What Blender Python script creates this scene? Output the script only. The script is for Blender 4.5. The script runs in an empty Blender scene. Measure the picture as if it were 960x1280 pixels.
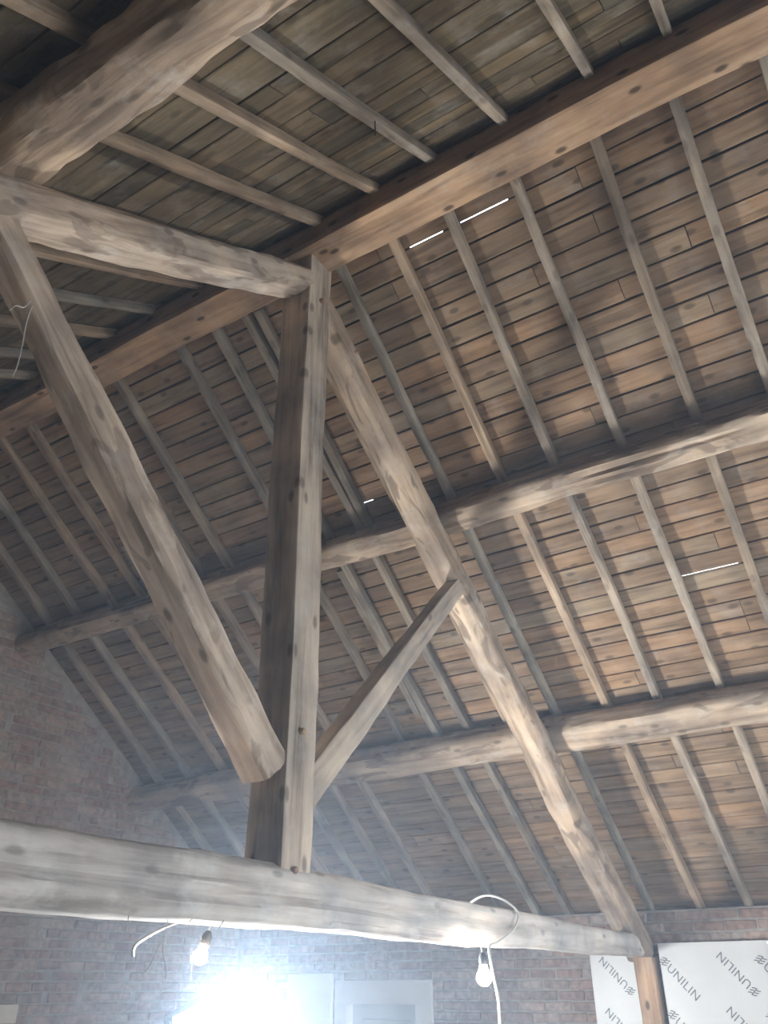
import bpy, bmesh, math, random
from mathutils import Vector, Matrix, noise

# ------------------------------------------------------------------ camera, sky, exposure
scene = bpy.context.scene
COL = scene.collection
CAM = Vector((-2.51, -2.0, 1.75))
FWD = Vector((0.72991, 0.46257, 0.50325)).normalized()
RGT = Vector((0.53739, -0.84332, -0.00427)).normalized()
UPV = RGT.cross(FWD).normalized()
FPX = 1016.3                                     # focal length in pixels of the 960 x 1280 frame
cd = bpy.data.cameras.new('camera')
cd.sensor_width = 36.0
cd.lens = FPX / 1280.0 * 36.0
cd.clip_start = 0.02
camo = bpy.data.objects.new('camera', cd)
COL.objects.link(camo)
camo.matrix_world = Matrix(((RGT.x, UPV.x, -FWD.x, CAM.x), (RGT.y, UPV.y, -FWD.y, CAM.y), (RGT.z, UPV.z, -FWD.z, CAM.z), (0, 0, 0, 1)))
scene.camera = camo

world = bpy.data.worlds.new('overcast_sky')
scene.world = world
world.use_nodes = True
bg = world.node_tree.nodes['Background']
bg.inputs[0].default_value = (0.80, 0.90, 1.0, 1)
bg.inputs[1].default_value = 7.5

FLOOD_POWER = 400.0          # emission strength of the floodlight lens
BULB_R_POWER = 190.0
BULB_L_POWER = 420.0
HAZE, HAZE_THIN = 0.048, 0.026   # density of the glare and dust haze round the floodlight and in the rest of the barn

vs = scene.view_settings
vs.view_transform = 'Standard'
vs.look = 'None'
vs.exposure = 0.15
vs.gamma = 1.0
vs.use_curve_mapping = False
try:
    scene.cycles.use_denoising = True
    scene.cycles.max_bounces = 8
    scene.cycles.diffuse_bounces = 5
    scene.cycles.volume_bounces = 0
except Exception:
    pass

# fill daylight from the unseen doorway added behind the camera (portal guides the sky sampling there)
pl = bpy.data.lights.new('doorway_daylight_portal', 'AREA')
pl.shape = 'RECTANGLE'; pl.size = 3.3; pl.size_y = 3.1
pl.cycles.is_portal = True
po = bpy.data.objects.new('doorway_daylight_portal', pl)
COL.objects.link(po)
po.location = (1.25, -4.87, 1.35)
po.rotation_euler = (math.radians(90), 0, 0)

# ------------------------------------------------------------------ measures of the barn (metres)
FLOOR = -0.2
AR, AL = math.radians(35.5), math.radians(32.5)  # pitch of the right and of the left slope
APEX = 5.40                                      # underside of the common rafters meets here
PRTOP_R, PRTOP_L = 5.16, 5.18                    # top of the principal rafters meets here
Y_BACK, Y_FRONT = 4.15, -4.66
X_WALL, X_LEFT = 4.45, 4.25
RH = 0.07                                        # rafter depth

def ray(x, y):
    return FWD * FPX + RGT * (x - 480) + UPV * (640 - y)
def pix_y(x, y, Y):                              # pixel onto a plane y = Y
    d = ray(x, y); return CAM + d * ((Y - CAM.y) / d.y)
def pix_x(x, y, X):
    d = ray(x, y); return CAM + d * ((X - CAM.x) / d.x)
def project(P):
    d = Vector(P) - CAM; k = d.dot(FWD)
    return 480 + FPX * d.dot(RGT) / k, 640 - FPX * d.dot(UPV) / k, k

# ------------------------------------------------------------------ materials
def new_mat(name):
    m = bpy.data.materials.new(name); m.use_nodes = True
    nt = m.node_tree; b = nt.nodes['Principled BSDF']
    return m, nt, b
def N(nt, typ, **kw):
    n = nt.nodes.new(typ)
    for k, v in kw.items(): setattr(n, k, v)
    return n
def ramp(nt, stops, interp='LINEAR'):
    r = N(nt, 'ShaderNodeValToRGB'); e = r.color_ramp.elements; r.color_ramp.interpolation = interp
    while len(e) > 1: e.remove(e[-1])
    e[0].position, e[0].color = stops[0][0], (*stops[0][1], 1)
    for p, c in stops[1:]:
        x = e.new(p); x.color = (*c, 1)
    return r
def mixc(nt, fac, a, b, mode='MIX'):
    m = N(nt, 'ShaderNodeMix', data_type='RGBA', blend_type=mode)
    for s, v in ((m.inputs[0], fac), (m.inputs[6], a), (m.inputs[7], b)):
        if isinstance(v, bpy.types.NodeSocket): nt.links.new(v, s)
        elif isinstance(v, (int, float)): s.default_value = v
        else: s.default_value = (*v, 1)
    return m.outputs[2]

def wood(name, dark, mid, light, tints=None, knots=0.5, dust=(0.5, 0.48, 0.45), dust_amt=0.25, bump=0.5, grain=1.0, bark=0.0, blotch=0.62):
    """wood with its grain along the object's own X axis"""
    m, nt, b = new_mat(name); L = nt.links.new
    tc = N(nt, 'ShaderNodeTexCoord'); oi = N(nt, 'ShaderNodeObjectInfo')
    off = N(nt, 'ShaderNodeVectorMath', operation='SCALE'); off.inputs[0].default_value = (17.3, 9.1, 5.7)
    L(oi.outputs['Random'], off.inputs['Scale'])
    add = N(nt, 'ShaderNodeVectorMath', operation='ADD'); L(tc.outputs['Object'], add.inputs[0]); L(off.outputs[0], add.inputs[1])
    mp = N(nt, 'ShaderNodeMapping'); mp.inputs['Scale'].default_value = (1.3 * grain, 16 * grain, 16 * grain); L(add.outputs[0], mp.inputs[0])
    n1 = N(nt, 'ShaderNodeTexNoise'); n1.inputs['Scale'].default_value = 1.6; n1.inputs['Detail'].default_value = 7; n1.inputs['Roughness'].default_value = 0.62; n1.inputs['Distortion'].default_value = 0.35
    L(mp.outputs[0], n1.inputs[0])
    r1 = ramp(nt, [(0.28, dark), (0.5, mid), (0.72, light)]); L(n1.outputs[0], r1.inputs[0])
    col = r1.outputs[0]
    # blotches
    n2 = N(nt, 'ShaderNodeTexNoise'); n2.inputs['Scale'].default_value = 3.1; n2.inputs['Detail'].default_value = 4; L(add.outputs[0], n2.inputs[0])
    r2 = ramp(nt, [(0.35, (blotch, blotch, blotch * 1.02)), (0.65, (1.12, 1.08, 1.02))]); L(n2.outputs[0], r2.inputs[0])
    col = mixc(nt, 1.0, col, r2.outputs[0], 'MULTIPLY')
    # dust and old limewash
    n3 = N(nt, 'ShaderNodeTexNoise'); n3.inputs['Scale'].default_value = 5.3; n3.inputs['Detail'].default_value = 6; n3.inputs['Roughness'].default_value = 0.7; L(add.outputs[0], n3.inputs[0])
    r3 = ramp(nt, [(0.52, (0, 0, 0)), (0.72, (dust_amt,) * 3)]); L(n3.outputs[0], r3.inputs[0])
    col = mixc(nt, r3.outputs[0], col, dust)
    # knots
    if knots > 0:
        sx = N(nt, 'ShaderNodeSeparateXYZ'); L(add.outputs[0], sx.inputs[0])
        sm = N(nt, 'ShaderNodeMath', operation='ADD'); L(sx.outputs[1], sm.inputs[0]); L(sx.outputs[2], sm.inputs[1])
        mk = N(nt, 'ShaderNodeCombineXYZ'); L(sx.outputs[0], mk.inputs[0]); L(sm.outputs[0], mk.inputs[1])
        mk2 = N(nt, 'ShaderNodeMapping'); mk2.inputs['Scale'].default_value = (2.6, 5.2, 1); L(mk.outputs[0], mk2.inputs[0])
        vo = N(nt, 'ShaderNodeTexVoronoi', voronoi_dimensions='2D'); vo.inputs['Scale'].default_value = 1.0; L(mk2.outputs[0], vo.inputs[0])
        rk = ramp(nt, [(0.05, (knots,) * 3), (0.10, (0, 0, 0))]); L(vo.outputs['Distance'], rk.inputs[0])
        col = mixc(nt, rk.outputs[0], col, tuple(c * 0.35 for c in dark))
    if bark > 0:
        mb = N(nt, 'ShaderNodeMapping'); mb.inputs['Scale'].default_value = (3.2, 9, 9); L(add.outputs[0], mb.inputs[0])
        nb = N(nt, 'ShaderNodeTexNoise'); nb.inputs['Scale'].default_value = 1.0; nb.inputs['Detail'].default_value = 7; nb.inputs['Distortion'].default_value = 0.8; L(mb.outputs[0], nb.inputs[0])
        rbk = ramp(nt, [(0.57, (0, 0, 0)), (0.61, (bark,) * 3)]); L(nb.outputs[0], rbk.inputs[0])
        col = mixc(nt, rbk.outputs[0], col, tuple(c * 0.8 for c in dark))
    if tints:
        rt = ramp(nt, tints, 'CONSTANT'); L(oi.outputs['Random'], rt.inputs[0])
        col = mixc(nt, 1.0, col, rt.outputs[0], 'MULTIPLY')
    L(col, b.inputs['Base Color'])
    b.inputs['Roughness'].default_value = 0.85
    b.inputs['Specular IOR Level'].default_value = 0.2
    bp = N(nt, 'ShaderNodeBump'); bp.inputs['Strength'].default_value = bump; bp.inputs['Distance'].default_value = 0.012
    L(n1.outputs[0], bp.inputs['Height']); L(bp.outputs[0], b.inputs['Normal'])
    return m

def plain(name, col, rough=0.6, metal=0.0, var=0.08, scale=8.0, bump=0.0):
    m, nt, b = new_mat(name); L = nt.links.new
    tc = N(nt, 'ShaderNodeTexCoord'); n = N(nt, 'ShaderNodeTexNoise'); n.inputs['Scale'].default_value = scale; n.inputs['Detail'].default_value = 5
    L(tc.outputs['Object'], n.inputs[0])
    r = ramp(nt, [(0.3, tuple(c * (1 - var) for c in col)), (0.7, tuple(min(1, c * (1 + var)) for c in col))]); L(n.outputs[0], r.inputs[0])
    L(r.outputs[0], b.inputs['Base Color'])
    b.inputs['Roughness'].default_value = rough; b.inputs['Metallic'].default_value = metal
    if bump:
        bp = N(nt, 'ShaderNodeBump'); bp.inputs['Strength'].default_value = bump; bp.inputs['Distance'].default_value = 0.01
        L(n.outputs[0], bp.inputs['Height']); L(bp.outputs[0], b.inputs['Normal'])
    return m

def emit(name, col, strength):
    m, nt, b = new_mat(name)
    b.inputs['Base Color'].default_value = (0.8, 0.8, 0.8, 1)
    b.inputs['Emission Color'].default_value = (*col, 1)
    b.inputs['Emission Strength'].default_value = strength
    return m

BOARD_TINTS = [(0.0, (1, 1, 1)), (0.18, (1.06, 0.98, 0.92)), (0.36, (0.88, 0.88, 0.88)), (0.50, (1.02, 0.95, 0.88)), (0.64, (0.95, 0.98, 0.98)), (0.76, (0.82, 0.80, 0.79)), (0.84, (1.12, 1.04, 0.95)), (0.95, (0.98, 1.08, 1.14))]
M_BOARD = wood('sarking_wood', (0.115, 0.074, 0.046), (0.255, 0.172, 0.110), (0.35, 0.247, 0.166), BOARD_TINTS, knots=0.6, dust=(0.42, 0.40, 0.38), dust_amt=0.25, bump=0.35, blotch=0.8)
M_BOARD2 = wood('dim_sarking_wood', (0.055, 0.043, 0.027), (0.125, 0.097, 0.061), (0.175, 0.136, 0.088), BOARD_TINTS, knots=0.5, dust=(0.36, 0.33, 0.29), dust_amt=0.35, bump=0.5)  # olive boards, darkened further: the near slope's dim light put into the colour
RAFT_TINTS = [(0.0, (1, 1, 1)), (0.25, (1.08, 0.98, 0.88)), (0.5, (0.88, 0.9, 0.92)), (0.7, (0.95, 1.02, 1.06)), (0.88, (0.78, 0.74, 0.7))]
M_RAFTER = wood('rafter_wood', (0.16, 0.125, 0.095), (0.33, 0.265, 0.205), (0.45, 0.37, 0.30), RAFT_TINTS, knots=0.4, dust_amt=0.3)
M_BEAM = wood('beam_wood', (0.17, 0.105, 0.066), (0.40, 0.26, 0.165), (0.52, 0.36, 0.24), None, knots=0.85, dust=(0.52, 0.46, 0.40), dust_amt=0.3, grain=0.7)
M_LOG = wood('hewn_log_wood', (0.15, 0.105, 0.075), (0.40, 0.30, 0.22), (0.55, 0.44, 0.34), None, knots=0.6, dust=(0.56, 0.52, 0.47), dust_amt=0.45, bump=0.8, grain=0.6, bark=0.6)
M_STRUT = wood('lit_dusty_strut_wood', (0.22, 0.16, 0.12), (0.54, 0.43, 0.34), (0.68, 0.57, 0.47), None, knots=0.6, dust=(0.66, 0.61, 0.55), dust_amt=0.45, bump=0.8, grain=0.6, bark=0.55)  # dusty log wood made paler: front light put into the colour
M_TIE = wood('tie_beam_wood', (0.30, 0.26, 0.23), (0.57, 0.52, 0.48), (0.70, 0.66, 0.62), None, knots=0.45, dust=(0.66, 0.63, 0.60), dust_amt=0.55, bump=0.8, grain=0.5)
M_POST = wood('post_wood', (0.19, 0.145, 0.115), (0.49, 0.41, 0.335), (0.62, 0.53, 0.445), None, knots=0.6, dust_amt=0.35, bump=0.5, grain=0.6)
M_UNDER = plain('bitumen_felt', (0.035, 0.033, 0.032), 0.9)
M_MORTAR = plain('lime_mortar', (0.30, 0.27, 0.245), 0.95, var=0.25, scale=14, bump=0.6)
M_FLOOR = plain('dusty_concrete', (0.36, 0.34, 0.31), 0.9, var=0.2, scale=3, bump=0.3)
M_WHITE = plain('white_paint', (0.66, 0.66, 0.66), 0.5, var=0.05, scale=5)
M_GREYPAINT = plain('grey_paint', (0.50, 0.52, 0.54), 0.5, var=0.06, scale=5)
M_FOIL = plain('white_foil_facing', (0.44, 0.435, 0.435), 0.38, var=0.06, scale=4, bump=0.15)
M_FOAM = plain('yellow_foam_core', (0.62, 0.52, 0.33), 0.9)
M_INK = plain('dark_print', (0.05, 0.05, 0.055), 0.6)
M_CABLE = plain('pale_cable', (0.62, 0.60, 0.56), 0.5)
M_WEB = plain('dusty_thread', (0.40, 0.38, 0.36), 0.9)
M_BLACK = plain('black_plastic', (0.03, 0.03, 0.032), 0.5)
M_METAL = plain('worn_steel', (0.35, 0.35, 0.36), 0.45, metal=0.8)
M_PALEBOARD = plain('pale_planed_wood', (0.62, 0.56, 0.48), 0.7, var=0.1)
M_FLOOD = emit('floodlight_glow', (0.90, 0.96, 1.0), FLOOD_POWER)
M_BULBR = emit('bulb_glow', (1.0, 0.90, 0.78), BULB_R_POWER)
M_BULBL = emit('dim_bulb_glow', (1.0, 0.84, 0.68), BULB_L_POWER)

def brick_mat():
    m, nt, b = new_mat('old_brick'); L = nt.links.new
    oi = N(nt, 'ShaderNodeObjectInfo'); geo = N(nt, 'ShaderNodeNewGeometry')
    tc = N(nt, 'ShaderNodeTexCoord')
    n = N(nt, 'ShaderNodeTexNoise'); n.inputs['Scale'].default_value = 22; n.inputs['Detail'].default_value = 6; L(geo.outputs['Position'], n.inputs[0])
    s = N(nt, 'ShaderNodeMath', operation='ADD'); L(oi.outputs['Random'], s.inputs[0]); L(geo.outputs['Random Per Island'], s.inputs[1])
    f = N(nt, 'ShaderNodeMath', operation='FRACT'); L(s.outputs[0], f.inputs[0])
    r = ramp(nt, [(0, (0.26, 0.165, 0.13)), (0.3, (0.31, 0.205, 0.165)), (0.55, (0.23, 0.175, 0.15)), (0.75, (0.36, 0.255, 0.205)), (1, (0.31, 0.26, 0.235))]); L(f.outputs[0], r.inputs[0])
    r2 = ramp(nt, [(0.35, (0.7, 0.7, 0.7)), (0.65, (1.2, 1.2, 1.2))]); L(n.outputs[0], r2.inputs[0])
    c = mixc(nt, 1.0, r.outputs[0], r2.outputs[0], 'MULTIPLY')
    n2 = N(nt, 'ShaderNodeTexNoise'); n2.inputs['Scale'].default_value = 2.3; n2.inputs['Detail'].default_value = 7; L(geo.outputs['Position'], n2.inputs[0])
    r3 = ramp(nt, [(0.5, (0, 0, 0)), (0.72, (0.5,) * 3)]); L(n2.outputs[0], r3.inputs[0])
    c = mixc(nt, r3.outputs[0], c, (0.42, 0.39, 0.36))
    L(c, b.inputs['Base Color']); b.inputs['Roughness'].default_value = 0.92
    bp = N(nt, 'ShaderNodeBump'); bp.inputs['Strength'].default_value = 0.6; bp.inputs['Distance'].default_value = 0.01
    L(n.outputs[0], bp.inputs['Height']); L(bp.outputs[0], b.inputs['Normal'])
    return m
M_BRICK = brick_mat()

# ------------------------------------------------------------------ helpers
def tag(o, label=None, cat=None, group=None, kind=None):
    for k, v in (('label', label), ('category', cat), ('group', group), ('kind', kind)):
        if v: o[k] = v
    return o

def link(name, mesh, mat=None, parent=None, M=None, smooth=False):
    if mat is not None and not mesh.materials: mesh.materials.append(mat)
    o = bpy.data.objects.new(name, mesh); COL.objects.link(o)
    M = M or Matrix.Identity(4)
    if parent is not None:
        o.parent = parent
        o.matrix_basis = WORLD[parent.name].inverted() @ M
    else:
        o.matrix_basis = M
    WORLD[o.name] = M.copy()
    return o
WORLD = {}

def empty(name, loc):
    o = bpy.data.objects.new(name, None); COL.objects.link(o); o.location = loc
    o.empty_display_size = 0.1
    WORLD[o.name] = Matrix.Translation(loc)
    return o

def frame(origin, xdir, zdir):
    x = Vector(xdir).normalized(); z = Vector(zdir); z = (z - x * z.dot(x)).normalized(); y = z.cross(x)
    return Matrix(((x.x, y.x, z.x, origin[0]), (x.y, y.y, z.y, origin[1]), (x.z, y.z, z.z, origin[2]), (0, 0, 0, 1)))

def mesh_from(name, v, f, smooth=False):
    me = bpy.data.meshes.new(name); me.from_pydata(v, [], f); me.update()
    if smooth:
        for p in me.polygons: p.use_smooth = True
    return me

def box_mesh(name, x0, x1, y0, y1, z0, z1, bevel=0.0):
    bm = bmesh.new()
    bmesh.ops.create_cube(bm, size=1.0)
    for v in bm.verts:
        v.co = Vector(((x0 + x1) / 2 + v.co.x * (x1 - x0), (y0 + y1) / 2 + v.co.y * (y1 - y0), (z0 + z1) / 2 + v.co.z * (z1 - z0)))
    if bevel: bmesh.ops.bevel(bm, geom=bm.edges[:], offset=bevel, segments=1, affect='EDGES')
    me = bpy.data.meshes.new(name); bm.to_mesh(me); bm.free()
    return me

def superellipse(n, k):
    pts = []
    if n >= 7:                                   # sawn timber: flat faces, small worn corners
        c = 0.10 if n < 9.5 else 0.06; e = max(1, k // 4 - 3)
        for q in range(4):
            ca, sa = (1, 0, -1, 0)[q], (0, 1, 0, -1)[q]
            side = [(1, -1 + c + (2 - 2 * c) * i / e) for i in range(e + 1)] + [(1 - c * .3, 1 - c * .3)]
            pts += [(x * ca - y * sa, x * sa + y * ca) for x, y in side]
        return pts
    for i in range(k):
        t = 2 * math.pi * (i + 0.5) / k
        c, s = math.cos(t), math.sin(t)
        q = (abs(c) ** n + abs(s) ** n) ** (-1.0 / n)
        pts.append((c * q, s * q))
    return pts

def timber_mesh(name, L, w, h, n=6.0, amp=0.006, wander=0.012, seed=0, taper=1.0, bow=(0, 0), k=32, step=0.045, cracks=(), rough_end=0.0, profile=None):
    """a hewn timber along local X from 0 to L; width w in Y, depth h in Z; taper scales the far end"""
    rings = max(6, int(L / step)); pts = superellipse(n, k); k = len(pts)
    V, F = [], []
    so = Vector((seed * 13.7, seed * 5.1, seed * 2.3))
    for i in range(rings + 1):
        t = i / rings; x = L * t
        sc = 1 + (taper - 1) * t
        sw = sh = sc
        if profile: sw, sh = profile(t)
        cy = bow[0] * math.sin(math.pi * t) + wander * noise.noise(Vector((x * 0.8, 0, 0)) + so)
        cz = bow[1] * math.sin(math.pi * t) + wander * noise.noise(Vector((x * 0.8, 9, 0)) + so)
        for j, (a, b) in enumerate(pts):
            d = amp * (noise.noise(Vector((x * 2.2, a * 1.6, b * 1.6)) + so) + 0.6 * noise.noise(Vector((x * 7, a * 4, b * 4)) + so))
            for (jc, x0, x1, dep) in cracks:
                if x0 < x < x1:
                    wob = jc + 1.6 * noise.noise(Vector((x * 1.1, jc, 3)) + so)
                    q = abs(((j - wob + k / 2) % k) - k / 2)
                    if q < 1: d -= dep * (1 - q) * min(1, (x - x0) / 0.15, (x1 - x) / 0.15)
            xe = x
            if rough_end and i in (0, rings): xe += rough_end * noise.noise(Vector((a * 3, b * 3, i)) + so)
            V.append((xe, cy + a * w / 2 * sw + a * d, cz + b * h / 2 * sh + b * d))
    for i in range(rings):
        for j in range(k):
            a = i * k + j; b = i * k + (j + 1) % k
            F.append((a, b, b + k, a + k))
    F.append(tuple(range(k - 1, -1, -1))); F.append(tuple(range(rings * k, rings * k + k)))
    me = mesh_from(name, V, F)
    for p in me.polygons[:-2]: p.use_smooth = True
    try: me.set_sharp_from_angle(angle=math.radians(38))
    except Exception: pass
    return me

def timber(name, p0, p1, w, h, mat, parent=None, up=(0, 0, 1), **kw):
    p0, p1 = Vector(p0), Vector(p1)
    me = timber_mesh(name, (p1 - p0).length, w, h, **kw)
    return link(name, me, mat, parent, frame(p0, p1 - p0, up))

def tube_mesh(name, pts, r, k=8, r1=None):
    pts = [Vector(p) for p in pts]
    V, F = [], []
    up = Vector((0.31, 0.17, 0.93))
    for i, p in enumerate(pts):
        t = (pts[min(i + 1, len(pts) - 1)] - pts[max(i - 1, 0)]).normalized()
        a = t.cross(up)
        if a.length < 0.05: a = t.cross(Vector((1, 0, 0)))
        a.normalize(); b = t.cross(a)
        rr = r if r1 is None else r + (r1 - r) * i / (len(pts) - 1)
        for j in range(k):
            q = 2 * math.pi * j / k
            V.append(p + a * math.cos(q) * rr + b * math.sin(q) * rr)
    for i in range(len(pts) - 1):
        for j in range(k):
            a = i * k + j; b = i * k + (j + 1) % k
            F.append((a, b, b + k, a + k))
    F.append(tuple(range(k - 1, -1, -1))); F.append(tuple(range((len(pts) - 1) * k, len(pts) * k)))
    return mesh_from(name, V, F, True)

def smooth_path(pts, n=8):
    """Catmull-Rom through the points"""
    P = [Vector(p) for p in pts]; P = [P[0] * 2 - P[1]] + P + [P[-1] * 2 - P[-2]]
    out = []
    for i in range(1, len(P) - 2):
        for s in range(n):
            t = s / n
            out.append(0.5 * ((2 * P[i]) + (P[i + 1] - P[i - 1]) * t + (2 * P[i - 1] - 5 * P[i] + 4 * P[i + 1] - P[i + 2]) * t * t + (3 * P[i] - P[i - 1] - 3 * P[i + 1] + P[i + 2]) * t ** 3))
    out.append(P[-2]); return out

def lathe_mesh(name, prof, k=20):
    V, F = [], []
    for r, z in prof:
        for j in range(k):
            q = 2 * math.pi * j / k; V.append((r * math.cos(q), r * math.sin(q), z))
    for i in range(len(prof) - 1):
        for j in range(k):
            a = i * k + j; b = i * k + (j + 1) % k
            F.append((a, b, b + k, a + k))
    F.append(tuple(range(k - 1, -1, -1))); F.append(tuple(range((len(prof) - 1) * k, len(prof) * k)))
    return mesh_from(name, V, F, True)

def slope_point(sgn, s, y, perp, apex=APEX):
    """s metres down the slope from the apex, perp metres above the given plane"""
    a = AR if sgn > 0 else AL
    return Vector((sgn * (s * math.cos(a) + perp * math.sin(a)), y, apex - s * math.sin(a) + perp * math.cos(a)))
def slope_normal(sgn):
    a = AR if sgn > 0 else AL
    return Vector((sgn * math.sin(a), 0, math.cos(a)))

# ------------------------------------------------------------------ floor
fl = link('floor', box_mesh('floor', -4.6, 4.85, -4.9, 4.5, FLOOR - 0.2, FLOOR), M_FLOOR)
tag(fl, 'dusty grey concrete floor of the barn', 'floor', kind='structure')

# ------------------------------------------------------------------ brick walls
def prism_wall(name, loops, y0, y1):
    """wall in the XZ plane from convex outlines, between y0 and y1"""
    V, F = [], []
    for lp in loops:
        n = len(lp); o = len(V)
        V += [(x, y0, z) for x, z in lp] + [(x, y1, z) for x, z in lp]
        F.append(tuple(o + i for i in range(n))); F.append(tuple(o + n + i for i in reversed(range(n))))
        for i in range(n):
            j = (i + 1) % n
            F.append((o + j, o + i, o + n + i, o + n + j))
    me = mesh_from(name, V, F)
    bm = bmesh.new(); bm.from_mesh(me); bmesh.ops.recalc_face_normals(bm, faces=bm.faces); bm.to_mesh(me); bm.free()
    return me

roof_z = lambda x: APEX - (x * math.tan(AR) if x > 0 else -x * math.tan(AL))
BW = RH / math.cos(AR)
gable_outline = [(-4.45, FLOOR), (4.70, FLOOR), (4.70, roof_z(4.70) + BW), (0, APEX + BW), (-4.45, roof_z(-4.45) + BW)]
wb = link('wall_back', prism_wall('wall_back', [gable_outline], Y_BACK - 0.021, Y_BACK + 0.25), M_MORTAR)
tag(wb, 'brick gable wall beyond the roof truss with ragged stepped edge', 'wall', kind='structure')

rb = random.Random(4)
def brick_variant(i):
    me = box_mesh('brick_%d' % i, -0.5, 0.5, -0.5, 0.5, -0.5, 0.5, 0.0)
    bm = bmesh.new(); bm.from_mesh(me)
    for v in bm.verts:
        v.co.x *= 0.106 * 2; v.co.y *= 0.06; v.co.z *= 0.061
        v.co += Vector((rb.uniform(-.004, .004), rb.uniform(-.003, .003), rb.uniform(-.004, .004)))
    bmesh.ops.bevel(bm, geom=bm.edges[:], offset=0.006, segments=1, affect='EDGES')
    bm.to_mesh(me); bm.free(); me.materials.append(M_BRICK)
    return me
BRICKS = [brick_variant(i) for i in range(8)]

def lay_bricks(wall, place, limit=290):
    """place: list of (matrix, score). the best-seen ones become objects, the others one joined part"""
    place.sort(key=lambda t: -t[1])
    for M, sc in place[:limit]:
        link('brick', BRICKS[rb.randrange(8)], None, wall, M)
    rest = place[limit:]
    if rest:
        V, F = [], []
        for M, sc in rest:
            me = BRICKS[rb.randrange(8)]; o = len(V)
            V += [M @ v.co for v in me.vertices]; F += [tuple(o + i for i in p.vertices) for p in me.polygons]
        st = link('brick_field', mesh_from('brick_field', V, F), M_BRICK, wall)
        tag(st, kind='stuff')

def seen_score(P, tie=True):
    x, y, k = project(P)
    if k < 0.3 or x < -25 or x > 985 or y < -20 or y > 1300: return 0
    s = 1.0 / k
    if tie:                                       # bricks the tie beam covers
        top = 1010 + 0.2 * x; bot = 1108 + 0.11 * x
        if top + 6 < y < bot - 6: s *= 0.1
    return s

place = []
z = FLOOR + 0.04; row = 0
while z < APEX:
    x = -4.15 + (0.11 if row % 2 else 0) + rb.uniform(-.02, .02)
    while x < 4.4:
        lim = roof_z(x + 0.11) if x > 0 else roof_z(x - 0.11)
        if z + 0.03 < lim + 0.03 + rb.uniform(-.03, .03):
            half = rb.random() < 0.13
            sx = 0.5 if half else 1.0
            M = Matrix.Translation((x, Y_BACK + rb.uniform(-.007, .006), z)) @ Matrix.Rotation(rb.uniform(-.012, .012), 4, 'Y') @ Matrix.Diagonal((sx, 1, 1, 1))
            place.append((M, seen_score((x, Y_BACK, z))))
            x += 0.222 * (0.53 if half else 1.0)
        elif z + 0.03 < (roof_z(x) if x > 0 else roof_z(x - .055)) + 0.02 and abs(x) > .1:
            xh = x - .055 if x > 0 else x + .055
            place.append((Matrix.Translation((xh, Y_BACK + rb.uniform(-.007, .006), z)) @ Matrix.Diagonal((.5, 1, 1, 1)), seen_score((xh, Y_BACK, z))))
            x += 0.222
        else:
            x += 0.222
    z += 0.0735; row += 1
lay_bricks(wb, place)

# right wall with a doorway beyond the truss
DY0, DY1, DZ = 2.06, 2.83, 1.70                  # door opening
WT = roof_z(X_WALL) + 0.02
def boxes_mesh(name, lst):
    bm = bmesh.new()
    for (x0, x1, y0, y1, z0, z1) in lst:
        r = bmesh.ops.create_cube(bm, size=1.0)
        for v in r['verts']:
            v.co = Vector(((x0 + x1) / 2 + v.co.x * (x1 - x0), (y0 + y1) / 2 + v.co.y * (y1 - y0), (z0 + z1) / 2 + v.co.z * (z1 - z0)))
    me = bpy.data.meshes.new(name); bm.to_mesh(me); bm.free(); return me
MF = X_WALL - .021                               # mortar face, 9 mm behind the bricks
def wall_run(y0, y1, z0):
    return prism_wall('run', [[(MF, z0), (X_WALL + .3, z0), (X_WALL + .3, roof_z(X_WALL + .3) + BW), (X_WALL + .12, roof_z(X_WALL + .12) + BW), (MF, roof_z(MF) - .005)]], y0, y1)
def joined(name, meshes):
    bm = bmesh.new()
    for me in meshes: bm.from_mesh(me)
    out = bpy.data.meshes.new(name); bm.to_mesh(out); bm.free(); return out
wr = link('wall_right', joined('wall_right', [wall_run(Y_FRONT, DY0, FLOOR), wall_run(DY1, Y_BACK - .02, FLOOR), wall_run(DY0, DY1, DZ)]), M_MORTAR)
tag(wr, 'long brick side wall under the eaves of the right slope', 'wall', kind='structure')
place = []
z = FLOOR + 0.04; row = 0
while z < WT - 0.02:
    y = Y_FRONT + 0.1 + (0.11 if row % 2 else 0)
    while y < Y_BACK - 0.12:
        if not (DY0 - 0.115 < y < DY1 + 0.115 and z < DZ + 0.04) and z > 0.55:
            M = Matrix.Translation((X_WALL + rb.uniform(-.008, .006), y, z)) @ Matrix.Rotation(math.pi / 2 + rb.uniform(-.02, .02), 4, 'Z') @ Matrix.Rotation(rb.uniform(-.012, .012), 4, 'Y')
            px, py, k = project((X_WALL, y, z))
            sc = seen_score((X_WALL, y, z))
            if y < -0.2 and z < 2.0: sc *= 0.05      # behind the insulation boards
            place.append((M, sc))
        y += 0.224
    z += 0.0735; row += 1
lay_bricks(wr, place)

wl = link('wall_left', box_mesh('wall_left', -4.55, -X_LEFT, Y_FRONT, Y_BACK + .012, FLOOR, roof_z(-X_LEFT) + .02), M_MORTAR)
tag(wl, 'rendered long side wall on the camera side', 'wall', kind='structure')
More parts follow.
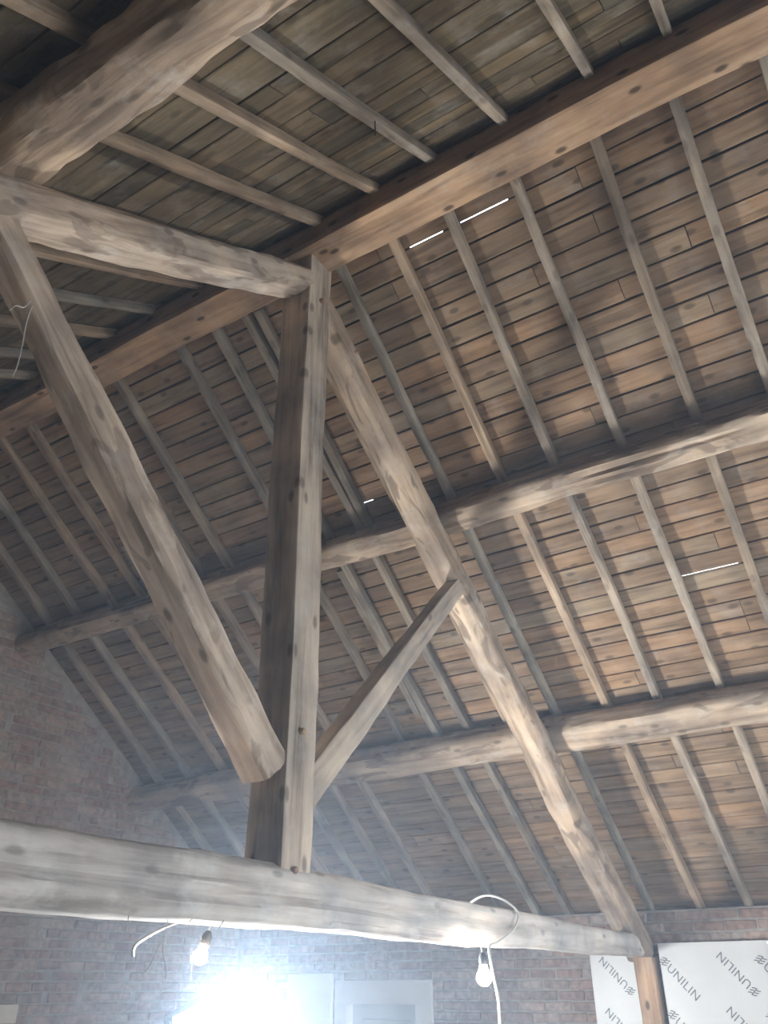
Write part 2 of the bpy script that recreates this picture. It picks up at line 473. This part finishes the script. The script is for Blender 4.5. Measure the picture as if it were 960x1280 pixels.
# front gable; unseen doorway added, placed and widened for front light
OX0, OX1, OZ = -0.4, 2.9, 2.9
zl = lambda x: roof_z(x) + BW
front = [[(-4.45, FLOOR), (OX0, FLOOR), (OX0, zl(OX0)), (-4.45, zl(-4.45))], [(OX1, FLOOR), (4.70, FLOOR), (4.70, zl(4.70)), (OX1, zl(OX1))], [(OX0, OZ), (OX1, OZ), (OX1, zl(OX1)), (0, APEX + BW), (OX0, zl(OX0))]]
wf = link('wall_front', prism_wall('wall_front', front, Y_FRONT - .2, Y_FRONT), M_MORTAR)
tag(wf, 'gable wall behind the camera with a doorway added for daylight', 'wall', kind='structure')

# ------------------------------------------------------------------ roof slopes: boards on common rafters
BOARD_PITCH, BT = 0.122, 0.02
UNIT = 0.385
Y_TOP = Y_BACK + 0.23
SLITS = [(2.70, -1.46, -1.13, -.001), (0.275, -1.02, -0.74, -.004), (0.285, -0.63, -0.42, -.004), (1.60, 0.54, 0.62, -.003)]
RIGHT_Y = [-4.35, -3.93, -3.5, -3.08, -2.69, -2.30, -1.91, -1.52, -1.10, -0.71, -0.365, 0.0, 0.35, 0.68, 0.93, 1.25, 1.82, 2.12, 2.43, 2.76, 3.10, 3.50, 3.88]
LEFT_Y = [-4.35, -3.93, -3.5, -3.12, -2.74, -2.36, -1.97, -1.63, -1.20, -0.80, -0.455, -0.09, 0.40, 0.80, 1.19, 1.58, 1.97, 2.36, 2.75, 3.13, 3.52, 3.90]

rr = random.Random(11)
def board_mesh(L, w, v):
    n = max(2, int(L / 0.5)); V, F = [], []
    r = random.Random(v * 31 + int(L * 100))
    for i in range(n + 1):
        x = L * i / n
        e0, e1 = r.uniform(-.0035, .0015), r.uniform(-.0035, .0015); dz = r.uniform(-.003, .003)
        y0, y1 = -e0, w + e1
        ring = [(y0 + .004, 0), (y1 - .004, 0), (y1, .004), (y1, BT), (y0, BT), (y0, .004)]
        V += [(x, a, b + dz) for a, b in ring]
    for i in range(n):
        for j in range(6):
            a = i * 6 + j; b = i * 6 + (j + 1) % 6
            F.append((a, a + 6, b + 6, b))
    F.append((0, 1, 2, 3, 4, 5)); F.append(tuple(n * 6 + j for j in (5, 4, 3, 2, 1, 0)))
    return mesh_from('board', V, F)
BCACHE = {}
def get_board(units, narrow, v, mat, wid):
    key = (units, narrow, v, mat.name, round(wid, 3))
    if key not in BCACHE:
        me = board_mesh(units * UNIT - 0.004, wid - 0.007 - narrow, v)
        me.materials.append(mat); BCACHE[key] = me
    return BCACHE[key]

def build_slope(sgn, name, label, rafters, mat, slits):
    S1 = 5.86 if sgn > 0 else 5.45
    rows = int(S1 / BOARD_PITCH)
    S0 = 0.02
    total = 24
    slit_cells = []; slit_gap = {}
    for (s, a, b, gp) in slits:
        i = round((s - S0) / BOARD_PITCH)         # slit lies at the upper edge of row i
        slit_cells.append((i, a, b)); slit_gap[(i, a)] = gp
    # roofing felt over the boards, open where the daylight slits are
    sb = sorted({0.0, S1} | {S0 + i * BOARD_PITCH - .022 for i, a, b in slit_cells} | {S0 + i * BOARD_PITCH + .012 for i, a, b in slit_cells})
    yb = sorted({Y_FRONT - .2, Y_TOP} | {a for i, a, b in slit_cells} | {b for i, a, b in slit_cells})
    V, F = [], []
    for s in sb:
        for y in yb: V.append(slope_point(sgn, s, y, RH + BT + .006))
    def is_slit(s0, s1, y0, y1):
        for i, a, b in slit_cells:
            if abs((s0 + s1) / 2 - (S0 + i * BOARD_PITCH - .005)) < .012 and a - 1e-4 <= y0 and y1 <= b + 1e-4: return True
        return False
    ny = len(yb)
    for i in range(len(sb) - 1):
        for j in range(ny - 1):
            if is_slit(sb[i], sb[i + 1], yb[j], yb[j + 1]): continue
            q = (i * ny + j, i * ny + j + 1, (i + 1) * ny + j + 1, (i + 1) * ny + j)
            F.append(q if sgn < 0 else q[::-1])
    roof = link(name, mesh_from(name, V, F), M_UNDER)
    tag(roof, label, 'ceiling', kind='structure')
    nrm = slope_normal(sgn)
    row_w = [BOARD_PITCH] * rows
    if sgn < 0:                                  # the near slope has boards of mixed width
        row_w = [.10, .09, .10, .09, .10, .11, .12, .12]
        while sum(row_w) < S1 - .3: row_w.append(rr.choice([.12, .16, .20, .24]))
        row_w.append(S1 - S0 - sum(row_w))
    row_s = [S0 + sum(row_w[:i]) for i in range(len(row_w))]
    for i in range(len(row_w)):
        left = total; y = Y_TOP; first = True
        while left > 0:
            u = left if left <= 9 else rr.choice([7, 8, 9, 10]) if not first else rr.choice([5, 6, 7, 8, 9, 10, 11, 12])
            if 0 < left - u < 3: u = left - 3 if left - 3 > 0 else left
            first = False
            y0, y1 = y - u * UNIT, y
            narrow = max([slit_gap[(si, a)] for si, a, b in slit_cells if si == i + 1 and a < y1 and b > y0] or [0.0])
            me = get_board(u, narrow, rr.randrange(3), mat, row_w[i])
            # local X runs along -Y, local Y up or down the slope
            s = row_s[i]
            lift = rr.uniform(0, .004)
            if sgn > 0:
                o = slope_point(sgn, s, y0, RH + lift); xd = Vector((0, 1, 0))
                # z = nrm, x = +Y  ->  y = z x x = down-slope or up-slope
                M = frame(o, xd, nrm)
                if M.col[1].to_3d().dot(slope_point(sgn, 1, 0, 0) - slope_point(sgn, 0, 0, 0)) < 0:
                    o = slope_point(sgn, s, y1, RH + lift); M = frame(o, -xd, nrm)
            else:
                o = slope_point(sgn, s, y0, RH + lift); M = frame(o, Vector((0, 1, 0)), nrm)
                if M.col[1].to_3d().dot(slope_point(sgn, 1, 0, 0) - slope_point(sgn, 0, 0, 0)) < 0:
                    o = slope_point(sgn, s, y1, RH + lift); M = frame(o, Vector((0, -1, 0)), nrm)
            link('board', me, None, roof, M)
            y = y0; left -= u
    for n, y in enumerate(rafters):
        w, hh = (rr.uniform(.046, .056), .062) if sgn > 0 else (rr.uniform(.036, .048), .052)   # depth; tops touch the boards
        mid = RH - hh / 2 - .002
        dy0, dy1 = rr.uniform(-.018, .018), rr.uniform(-.018, .018)
        p0 = slope_point(sgn, 0.05, y + dy0, mid); p1 = slope_point(sgn, S1 - .12, y + dy1, mid)
        me = timber_mesh('rafter', (p1 - p0).length, w, hh, n=10, amp=.003, wander=.012, seed=n + (50 if sgn > 0 else 90), k=16, step=.12)
        link('rafter', me, M_RAFTER, roof, frame(p0, p1 - p0, nrm))
    return roof

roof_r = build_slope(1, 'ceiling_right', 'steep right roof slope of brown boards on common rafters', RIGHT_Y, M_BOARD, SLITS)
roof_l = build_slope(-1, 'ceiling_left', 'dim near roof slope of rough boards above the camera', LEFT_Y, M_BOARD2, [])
rc = link('trim_1', prism_wall('trim_1', [[(-.3, APEX + .26 - .3 * math.tan(AL)), (0, APEX + .12), (.3, APEX + .26 - .3 * math.tan(AR)), (0, APEX + .26)]], Y_FRONT - .2, Y_TOP), M_UNDER)
tag(rc, 'dark ridge capping that closes the roof over the ridge beam', 'trim', kind='structure')
# short rafter pieces nailed beside others
for (y, s0, s1, sg) in [(0.60, 0.2, 1.74, 1), (2.62, 1.30, 1.74, 1), (0.99, 2.0, 3.3, 1)]:
    p0 = slope_point(sg, s0, y, RH / 2 - .004); p1 = slope_point(sg, s1, y + .02, RH / 2 - .004)
    link('rafter', timber_mesh('rafter', (p1 - p0).length, .05, RH - .012, n=9, amp=.003, wander=.006, seed=int(y * 100), k=16, step=.12), M_RAFTER, roof_r, frame(p0, p1 - p0, slope_normal(sg)))

# ------------------------------------------------------------------ ridge beam and purlins
def long_beam(name, sgn, s, w, h, mat, label, seed, apex, **kw):
    p0 = slope_point(sgn, s, Y_FRONT + .003, h / 2, apex); p1 = slope_point(sgn, s, Y_BACK + .008, h / 2, apex)
    o = timber(name, p0, p1, w, h, mat, None, up=slope_normal(sgn), seed=seed, **kw)
    return tag(o, label, 'beam')
rg = timber('ridge_beam', (-.02, Y_FRONT + .003, 5.285), (-.02, Y_BACK + .008, 5.285), .22, .17, M_BEAM, seed=2, n=10, amp=.004, wander=.02)
tag(rg, 'warm brown squared ridge beam carried by the king post', 'beam')
long_beam('purlin', 1, 1.66, .17, .19, M_LOG, 'upper round-edged purlin under the right slope, nearest the ridge', 5, PRTOP_R, n=3.6, amp=.012, wander=.03, cracks=((26, 1.5, 3.9, .02), (22, 2.7, 4.5, .012)))
long_beam('purlin', 1, 3.44, .21, .185, M_LOG, 'lower smooth purlin under the right slope, nearest the eaves', 6, PRTOP_R, n=4.5, amp=.008, wander=.03)
long_beam('purlin', -1, 1.94, .25, .19, M_LOG, 'thick rough-hewn purlin under the near slope at the top left', 7, PRTOP_L, n=4.0, amp=.022, wander=.02)

# ------------------------------------------------------------------ the king post truss
truss = empty('roof_truss', (0, 0.1, 1.96))
tag(truss, 'king post roof truss of hewn timber with tie beam and diagonal struts', 'truss')
def tie_profile(t):
    x = -4.4 + 8.85 * t
    h = 1.06 if x < 0 else 1.06 - 0.30 * min(1, x / 4.0)
    return (h * 0.98, h)
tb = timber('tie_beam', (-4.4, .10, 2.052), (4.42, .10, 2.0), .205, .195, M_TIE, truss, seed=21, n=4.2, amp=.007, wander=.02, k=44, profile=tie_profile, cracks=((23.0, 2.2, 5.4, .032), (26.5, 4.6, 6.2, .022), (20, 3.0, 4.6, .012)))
kp = timber('king_post', (.035, .09, 2.10), (.01, .09, 5.22), .178, .178, M_POST, truss, up=(0, 1, 0), seed=22, n=12, amp=.005, wander=.012)
def on_pr(sgn, s, off, y):
    return slope_point(sgn, s, y, off, PRTOP_R if sgn > 0 else PRTOP_L)
prr = timber('principal_rafter', on_pr(1, 0.10, -.09, .09), on_pr(1, 5.36, -.10, .09), .17, .165, M_LOG, truss, up=slope_normal(1), seed=23, n=3.0, amp=.012, wander=.025, taper=1.22)
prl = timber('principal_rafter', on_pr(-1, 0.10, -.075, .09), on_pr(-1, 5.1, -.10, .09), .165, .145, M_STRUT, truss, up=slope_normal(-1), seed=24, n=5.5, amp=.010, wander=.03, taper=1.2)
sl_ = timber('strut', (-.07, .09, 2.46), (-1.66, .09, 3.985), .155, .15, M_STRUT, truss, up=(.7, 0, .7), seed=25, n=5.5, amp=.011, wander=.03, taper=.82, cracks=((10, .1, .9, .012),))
sr_ = timber('strut', (.10, .06, 2.40), (1.56, .06, 3.86), .10, .125, M_POST, truss, up=(-.7, 0, .7), seed=26, n=8, amp=.006, wander=.012, taper=.78)
# pegs through the joints
for host, P in ((tb, pix_y(367, 1088, 0.0)), (kp, (0.03, 0.0, 2.62)), (kp, (.02, 0.0, 4.93)), (prr, (0.36, 0.005, 4.82))):
    me = lathe_mesh('peg', [(.013, -.03), (.013, .012), (.010, .016)], 10)
    link('peg', me, M_BEAM, host, Matrix.Translation(P) @ Matrix.Rotation(math.pi / 2, 4, 'X'))

# post under the foot of the truss, against the right wall
wp = timber('timber_post', (4.30, .045, FLOOR), (4.30, .045, 1.92), .14, .17, M_BEAM, None, up=(1, 0, 0), seed=31, n=8, amp=.006, wander=.01)
tag(wp, 'brown timber post against the right wall between the white insulation boards', 'post')

# ------------------------------------------------------------------ insulation boards with print
def lettering_mesh():
    cu = bpy.data.curves.new('print', 'FONT'); cu.body = 'UNILIN'; cu.size = 1.0; cu.resolution_u = 3; cu.space_character = 1.06
    ob = bpy.data.objects.new('print', cu); COL.objects.link(ob)
    bpy.context.view_layer.update()
    dg = bpy.context.evaluated_depsgraph_get()
    me = bpy.data.meshes.new_from_object(ob.evaluated_get(dg))
    bpy.data.objects.remove(ob); bpy.data.curves.remove(cu)
    xs = [v.co.x for v in me.vertices]; ys = [v.co.y for v in me.vertices]
    k = 1.0 / (max(xs) - min(xs)); x0 = min(xs); y0 = (max(ys) + min(ys)) / 2
    for v in me.vertices: v.co = Vector(((v.co.x - x0) * k, (v.co.y - y0) * k, 0))
    me.name = 'lettering'; me.materials.clear(); me.materials.append(M_INK)
    return me
def logo_mesh():
    V, F = [], []
    def bar(a, b, t):
        a, b = Vector((*a, 0)), Vector((*b, 0)); d = (b - a).normalized(); n = Vector((-d.y, d.x, 0)) * t / 2
        o = len(V); V.extend([a - n, b - n, b + n, a + n]); F.append((o, o + 1, o + 2, o + 3))
    for i in range(3):
        y = (i - 1) * .075
        bar((-.26, y - .045), (-.18, y + .02), .026); bar((-.18, y + .02), (-.13, y - .01), .026); bar((-.13, y - .01), (-.05, y + .055), .026)
    bar((-.155, -.11), (-.155, .12), .022)
    return mesh_from('logo', V, F)
LETTER, LOGO = lettering_mesh(), logo_mesh(); LOGO.materials.append(M_INK)

def insulation(name, y0, y1, z0, z1, x0, x1, label, prints):
    o = link(name, box_mesh(name, x0 + .002, x1, y0 + .001, y1 - .001, z0, z1 - .001), M_FOAM)
    fc = link('foil_facing', box_mesh('foil_facing', x0, x0 + .003, y0, y1, z0, z1), M_FOIL, o)
    tag(o, label, 'insulation board')
    for a, b in prints:                           # start of the U and end of the last N, in (y, z) on the board
        d = Vector((0, b[0] - a[0], b[1] - a[1])); L = d.length; xd = d.normalized()
        M = frame((x0 - .0012, a[0], a[1]), xd, (-1, 0, 0)) @ Matrix.Scale(L, 4)
        link('lettering', LETTER, None, o, M); link('logo', LOGO, None, o, M)
    return o
XP = 4.28
def pp(x, y):
    P = pix_x(x, y, XP); return (P.y, P.z)
A0, A1 = pp(836, 1208), pp(873, 1248)
B0, B1 = pp(937, 1233), pp(898, 1193)
dy_row = pp(836, 1275)[1] - pp(836, 1208)[1]
sh = lambda q, dy, dz: (q[0] + dy, q[1] + dz)
prints = []
for r_ in range(0, 4):
    prints.append((sh(A0, 0, dy_row * 1.0 * r_), sh(A1, 0, dy_row * 1.0 * r_)))
    prints.append((sh(B0, -.0, dy_row * 1.0 * r_), sh(B1, 0, dy_row * 1.0 * r_)))
    prints.append((sh(A0, -.66, dy_row * r_), sh(A1, -.66, dy_row * r_)))
big_board = insulation('insulation_board', -1.30, -0.06, 0.80, 2.01, XP, X_WALL - .05, 'large white printed insulation board at the lower right corner', prints)
def foil_flap(parent):
    V, F = [], []; n = 7; r = random.Random(9)
    for i in range(n + 1):
        for j in range(5):
            V.append((XP - .004 - r.uniform(0, .022), -.815 - j * .02 + r.uniform(-.006, .006), 2.005 - i * .03 + r.uniform(-.008, .008)))
    for i in range(n):
        for j in range(4): F.append((i * 5 + j, i * 5 + j + 1, (i + 1) * 5 + j + 1, (i + 1) * 5 + j))
    o = link('foil_flap', mesh_from('foil_flap', V, F), plain('crinkled_foil', (0.6, 0.6, 0.6), 0.3, metal=0.9), parent)
    o['label'] = 'crumpled silver foil flap'
foil_flap(big_board)
C0, C1 = pp(783, 1233), pp(751, 1199)
prints = [(sh(C0, 0, dy_row * r_), sh(C1, 0, dy_row * r_)) for r_ in range(0, 4)]
insulation('insulation_board', 0.13, 0.47, 0.80, 1.95, XP, X_WALL - .05, 'narrow white printed insulation strip left of the brown post', prints)
insulation('insulation_board', -2.52, -1.32, 0.80, 1.99, XP, X_WALL - .05, 'white insulation board next along the wall past the frame edge', [])

# ------------------------------------------------------------------ door and pale board on the right wall
dr = link('door_1', box_mesh('door_1', X_WALL + .05, X_WALL + .09, DY0 + .03, DY1 - .03, FLOOR, DZ - .03, .004), M_GREYPAINT)
tag(dr, 'grey painted door in a white frame on the brick side wall', 'door', kind='structure')
link('door_panel', box_mesh('door_panel', X_WALL + .035, X_WALL + .052, DY0 + .14, DY1 - .14, .9, DZ - .2, .012), M_GREYPAINT, dr)
link('door_frame', boxes_mesh('door_frame', [(X_WALL - .055, X_WALL + .11, DY0 - .13, DY0 + .03, FLOOR, DZ + .09), (X_WALL - .055, X_WALL + .11, DY1 - .03, DY1 + .09, FLOOR, DZ + .09), (X_WALL - .055, X_WALL + .11, DY0 + .03, DY1 - .03, DZ - .09, DZ + .09)]), M_WHITE, dr)
wbd = link('door_leaf', box_mesh('door_leaf', X_WALL - .095, X_WALL - .058, 2.935, 3.44, FLOOR, 1.845, .004), M_WHITE)
tag(wbd, 'tall white panel standing against the wall left of the door frame', 'panel')
pk = link('plank', box_mesh('plank', 1.35, 2.0, Y_BACK - .055, Y_BACK - .032, 1.52, 1.64, .004), M_PALEBOARD)
tag(pk, 'short pale plank fixed to the brick gable at the lower left', 'plank')

# ------------------------------------------------------------------ lamps
def bulb(name, P, mat, label, wire_pts, tilt=(0, 0), R=.030):
    P = Vector(P)
    e = empty(name, P); tag(e, label, 'light bulb')
    T = Matrix.Translation(P) @ Matrix.Rotation(tilt[0], 4, 'X') @ Matrix.Rotation(tilt[1], 4, 'Y')
    prof = [(.003, -R)] + [(R * math.cos(t), R * math.sin(t)) for t in [math.radians(a) for a in range(-75, 46, 15)]] + [(R * .50, R * 1.25), (R * .45, R * 1.5)]
    link('glass', lathe_mesh('glass', prof), mat, e, T)
    link('socket', lathe_mesh('socket', [(.016, R * 1.45), (.019, R * 1.55), (.019, R * 1.5 + .035), (.010, R * 1.5 + .05)], 16), M_BLACK, e, T)
    link('wire', tube_mesh('wire', smooth_path(wire_pts), .0032), M_CABLE, e)
    return e
# right bulb, hung in front of the tie beam
BR = pix_y(605, 1222, -.06)
top = BR + Vector((0, 0, .095))
tie_bot = lambda x: 1.955 - .004 * x
bulb('light_bulb', BR, M_BULBR, 'glowing bare bulb hanging under the tie beam beside the white cable', [top, top + Vector((-.012, .01, .04)), Vector((BR.x - .02, .02, 1.94)), Vector((BR.x - .02, .06, 1.95))], R=.035)
# left bulb, beyond the tie beam
BL = pix_y(250, 1196, .34)
bulb('light_bulb', BL, M_BULBL, 'small tilted bulb glowing above the bright floodlight', [BL + Vector((.03, 0, .085)), BL + Vector((.04, -.01, .11)), Vector((BL.x + .03, .24, 1.99)), Vector((BL.x + .03, .19, 2.02))], tilt=(0, math.radians(22)), R=.026)

# cable looped over the tie beam beside the right bulb
c = [pix_y(612, 1183, -.05), pix_y(622, 1178, -.045), pix_y(641, 1163, -.03), pix_y(648, 1146, -.022), pix_y(642, 1134, .0), Vector((pix_y(635, 1128, 0).x, .06, 2.155)), Vector((pix_y(632, 1128, 0).x, .14, 2.16)), Vector((pix_y(630, 1128, 0).x, .23, 2.10)), Vector((pix_y(630, 1128, 0).x, .235, 2.0))]
d = [pix_y(612, 1183, -.05), pix_y(613, 1200, -.075), pix_y(617, 1222, -.09), pix_y(622, 1245, -.09), pix_y(625, 1280, -.09)]
e_ = d[-1].copy()
d += [Vector((e_.x, e_.y, 1.0)), Vector((e_.x + .02, e_.y, .2)), Vector((e_.x + .05, e_.y, FLOOR + .02)), Vector((e_.x + .35, e_.y - .3, FLOOR + .007))]
cab = link('power_cable', tube_mesh('power_cable', smooth_path(list(reversed(c)) + d[1:], 8), .006), M_CABLE)
tag(cab, 'white power cable looped over the tie beam and falling past the bulb', 'cable')

# floodlight on a tripod beyond the truss
def flood():
    C = pix_y(308, 1222, 1.3); k0 = (C - CAM).dot(FWD)
    d1 = ray(205, 1280) / FPX; d2 = ray(313, 1300) / FPX
    P1 = CAM + d1 * (k0 * .885); e1 = P1 - C
    k2 = (C - CAM).dot(e1) / d2.dot(e1); e2 = CAM + d2 * k2 - C
    x = e1.normalized(); y = e2.normalized(); n = x.cross(y)
    if n.dot(FWD) > 0: n = -n
    W, H = .52, .40
    ctr = C + x * W / 2 + y * H / 2
    M = frame(ctr, x, n)
    e = empty('floodlight', (ctr.x, ctr.y + .12, FLOOR)); tag(e, 'blazing white work floodlight tilted on a tripod beyond the truss', 'floodlight')
    link('lens', box_mesh('lens', -W / 2, W / 2, -H / 2, H / 2, -.006, 0), M_FLOOD, e, M)
    link('housing', boxes_mesh('housing', [(-W / 2 - .002, W / 2 + .002, -H / 2 - .002, H / 2 + .002, -.07, -.008)]), M_BLACK, e, M)
    for i in range(7):
        xx = -W / 2 + .04 + i * (W - .08) / 6
        link('cooling_fin', box_mesh('cooling_fin', xx - .006, xx + .006, -H / 2 + .02, H / 2 - .02, -.10, -.071), M_BLACK, e, M)
    pt = Vector((ctr.x, ctr.y + .12, ctr.z))
    link('bracket', tube_mesh('bracket', [ctr - n * .06, pt - Vector((0, 0, .06)), pt - Vector((0, 0, .16))], .014), M_METAL, e)
    link('pole', tube_mesh('pole', [pt - Vector((0, 0, .14)), Vector((pt.x, pt.y, .1))], .016), M_METAL, e)
    for a in (20, 140, 260):
        q = math.radians(a)
        link('leg', tube_mesh('leg', [Vector((pt.x, pt.y, .75)), Vector((pt.x + .45 * math.cos(q), pt.y + .45 * math.sin(q), FLOOR + .012))], .011), M_METAL, e)
    return n
flood_n = flood()

# ------------------------------------------------------------------ cobweb threads, straw, nail
rw = random.Random(3)
def thread(name, pts, r, label, cat, mat=M_WEB):
    o = link(name, tube_mesh(name, smooth_path(pts, 5), r, 5, r * .5), mat); tag(o, label, cat); return o
thread('cobweb_strand', [pix_y(163, 1126, .02), pix_y(160, 1150, .02), pix_y(156, 1172, .02), pix_y(154, 1180, .02)], .0022, 'long straight cobweb strand hanging from the tie beam, left of the forked one', 'cobweb')
thread('cobweb_strand', [pix_y(14, 1109, .02), pix_y(14, 1120, .02), pix_y(14, 1131, .02)], .002, 'short cobweb strand at the far left end of the tie beam', 'cobweb')
thread('cobweb_strand', [pix_y(288, 1137, .01), pix_y(280, 1150, .02), pix_y(272, 1164, .02), pix_y(269, 1178, .02)], .0026, 'bright cobweb strand just above the small bulb', 'cobweb')
thread('cobweb_strand', [pix_y(246, 1134, .01), pix_y(242, 1146, .02), pix_y(236, 1153, .02)], .002, 'thin cobweb strand over the grey hose', 'cobweb')
thread('cobweb_strand', [pix_y(414, 1147, .01), pix_y(413, 1153, .01), pix_y(414, 1157, .01)], .0022, 'tiny cobweb drop under the tie beam beside the king post', 'cobweb')
fk = empty('cobweb_strand', pix_y(205, 1128, .05)); tag(fk, 'forked dusty cobweb strand left of the small bulb', 'cobweb')
link('thread', tube_mesh('thread', smooth_path([pix_y(214, 1130, .05), pix_y(210, 1150, .06), pix_y(205, 1170, .06)], 5), .0016, 5), M_WEB, fk)
link('thread', tube_mesh('thread', smooth_path([pix_y(205, 1170, .06), pix_y(196, 1190, .06), pix_y(186, 1210, .06), pix_y(178, 1218, .06)], 5), .0024, 5), M_WEB, fk)
link('thread', tube_mesh('thread', smooth_path([pix_y(205, 1170, .06), pix_y(204, 1190, .06), pix_y(208, 1210, .06), pix_y(207, 1224, .06)], 5), .0024, 5), M_WEB, fk)
thread('hose', [pix_y(166, 1196, .5), pix_y(168, 1183, .5), pix_y(182, 1172, .5), pix_y(205, 1160, .5), pix_y(232, 1150, .48), pix_y(243, 1146, .40), pix_y(246, 1135, .21)], .007, 'grey loop of hose hanging behind the tie beam', 'hose', M_METAL)
thread('straw', [pix_y(40, 382, .0), pix_y(33, 402, -.01), pix_y(28, 430, -.02), pix_y(22, 456, -.02), pix_y(16, 470, -.02)], .0035, 'pale dangling straw hanging from the left strut', 'straw')
thread('straw', [pix_y(38, 375, .0), pix_y(30, 384, -.01), pix_y(20, 382, -.02), pix_y(12, 388, -.02)], .003, 'short curled straw wisp beside the left strut top', 'straw')
nl = slope_point(-1, 0.80, -.80, 0)
no = link('nail', tube_mesh('nail', [nl + Vector((0, 0, .03)), nl + Vector((.004, 0, -.075))], .003, 6), M_BLACK)
tag(no, 'long dark nail sticking down from a rafter of the near slope', 'nail')

# rubble tucked between the rafters on the wall head
for i, (y, s, sz, lab) in enumerate([(-0.98, 5.36, .10, 'whitish rubble stone on the wall head beside the rafters'),]):
    me = box_mesh('rubble_stone', -sz / 2, sz / 2, -sz * .6, sz * .6, -sz * .45, sz * .45, .02)
    bm = bmesh.new(); bm.from_mesh(me)
    for v in bm.verts: v.co += noise.noise_vector(v.co * 20) * .012
    bm.to_mesh(me); bm.free()
    P = Vector((X_WALL + .03, y, WT + sz * .45 - .005))
    tag(link('rubble_stone', me, M_MORTAR, None, Matrix.Translation(P)), lab, 'stone')

# ------------------------------------------------------------------ haze in the room: imitates the lamp's glare, with some dust
if HAZE > 0:
    hm = bpy.data.materials.new('glare_haze'); hm.use_nodes = True; nt = hm.node_tree
    for n in list(nt.nodes):
        if n.type == 'BSDF_PRINCIPLED': nt.nodes.remove(n)
    sc_ = nt.nodes.new('ShaderNodeVolumeScatter'); sc_.inputs['Color'].default_value = (0.62, 0.78, 1.0, 1); sc_.inputs['Density'].default_value = HAZE; sc_.inputs['Anisotropy'].default_value = 0.36
    nt.links.new(sc_.outputs[0], [n for n in nt.nodes if n.type == 'OUTPUT_MATERIAL'][0].inputs['Volume'])
    # the glare veil is set thickest round the lamp and towards the brick gable, thinning out over about three metres
    tc = N(nt, 'ShaderNodeTexCoord'); vm = N(nt, 'ShaderNodeVectorMath', operation='DISTANCE'); vm.inputs[1].default_value = (0.3, 2.4, 1.9)
    nt.links.new(tc.outputs['Object'], vm.inputs[0])
    mr = N(nt, 'ShaderNodeMapRange', interpolation_type='SMOOTHERSTEP'); mr.inputs[1].default_value = 0.4; mr.inputs[2].default_value = 3.6; mr.inputs[3].default_value = HAZE; mr.inputs[4].default_value = HAZE_THIN
    nt.links.new(vm.outputs['Value'], mr.inputs[0]); nt.links.new(mr.outputs[0], sc_.inputs['Density'])
    g = X_WALL - .06; h_ = X_LEFT - .02
    lp = [(-h_, FLOOR + .01), (g, FLOOR + .01), (g, roof_z(g) - .03), (0, APEX - .03), (-h_, roof_z(-h_) - .03)]
    hz = link('glare_haze', prism_wall('glare_haze', [lp], Y_FRONT + .01, Y_BACK - .04), hm)
    tag(hz, 'thin bluish haze imitating lamp glare, with some dust in the barn air', 'haze', kind='stuff')
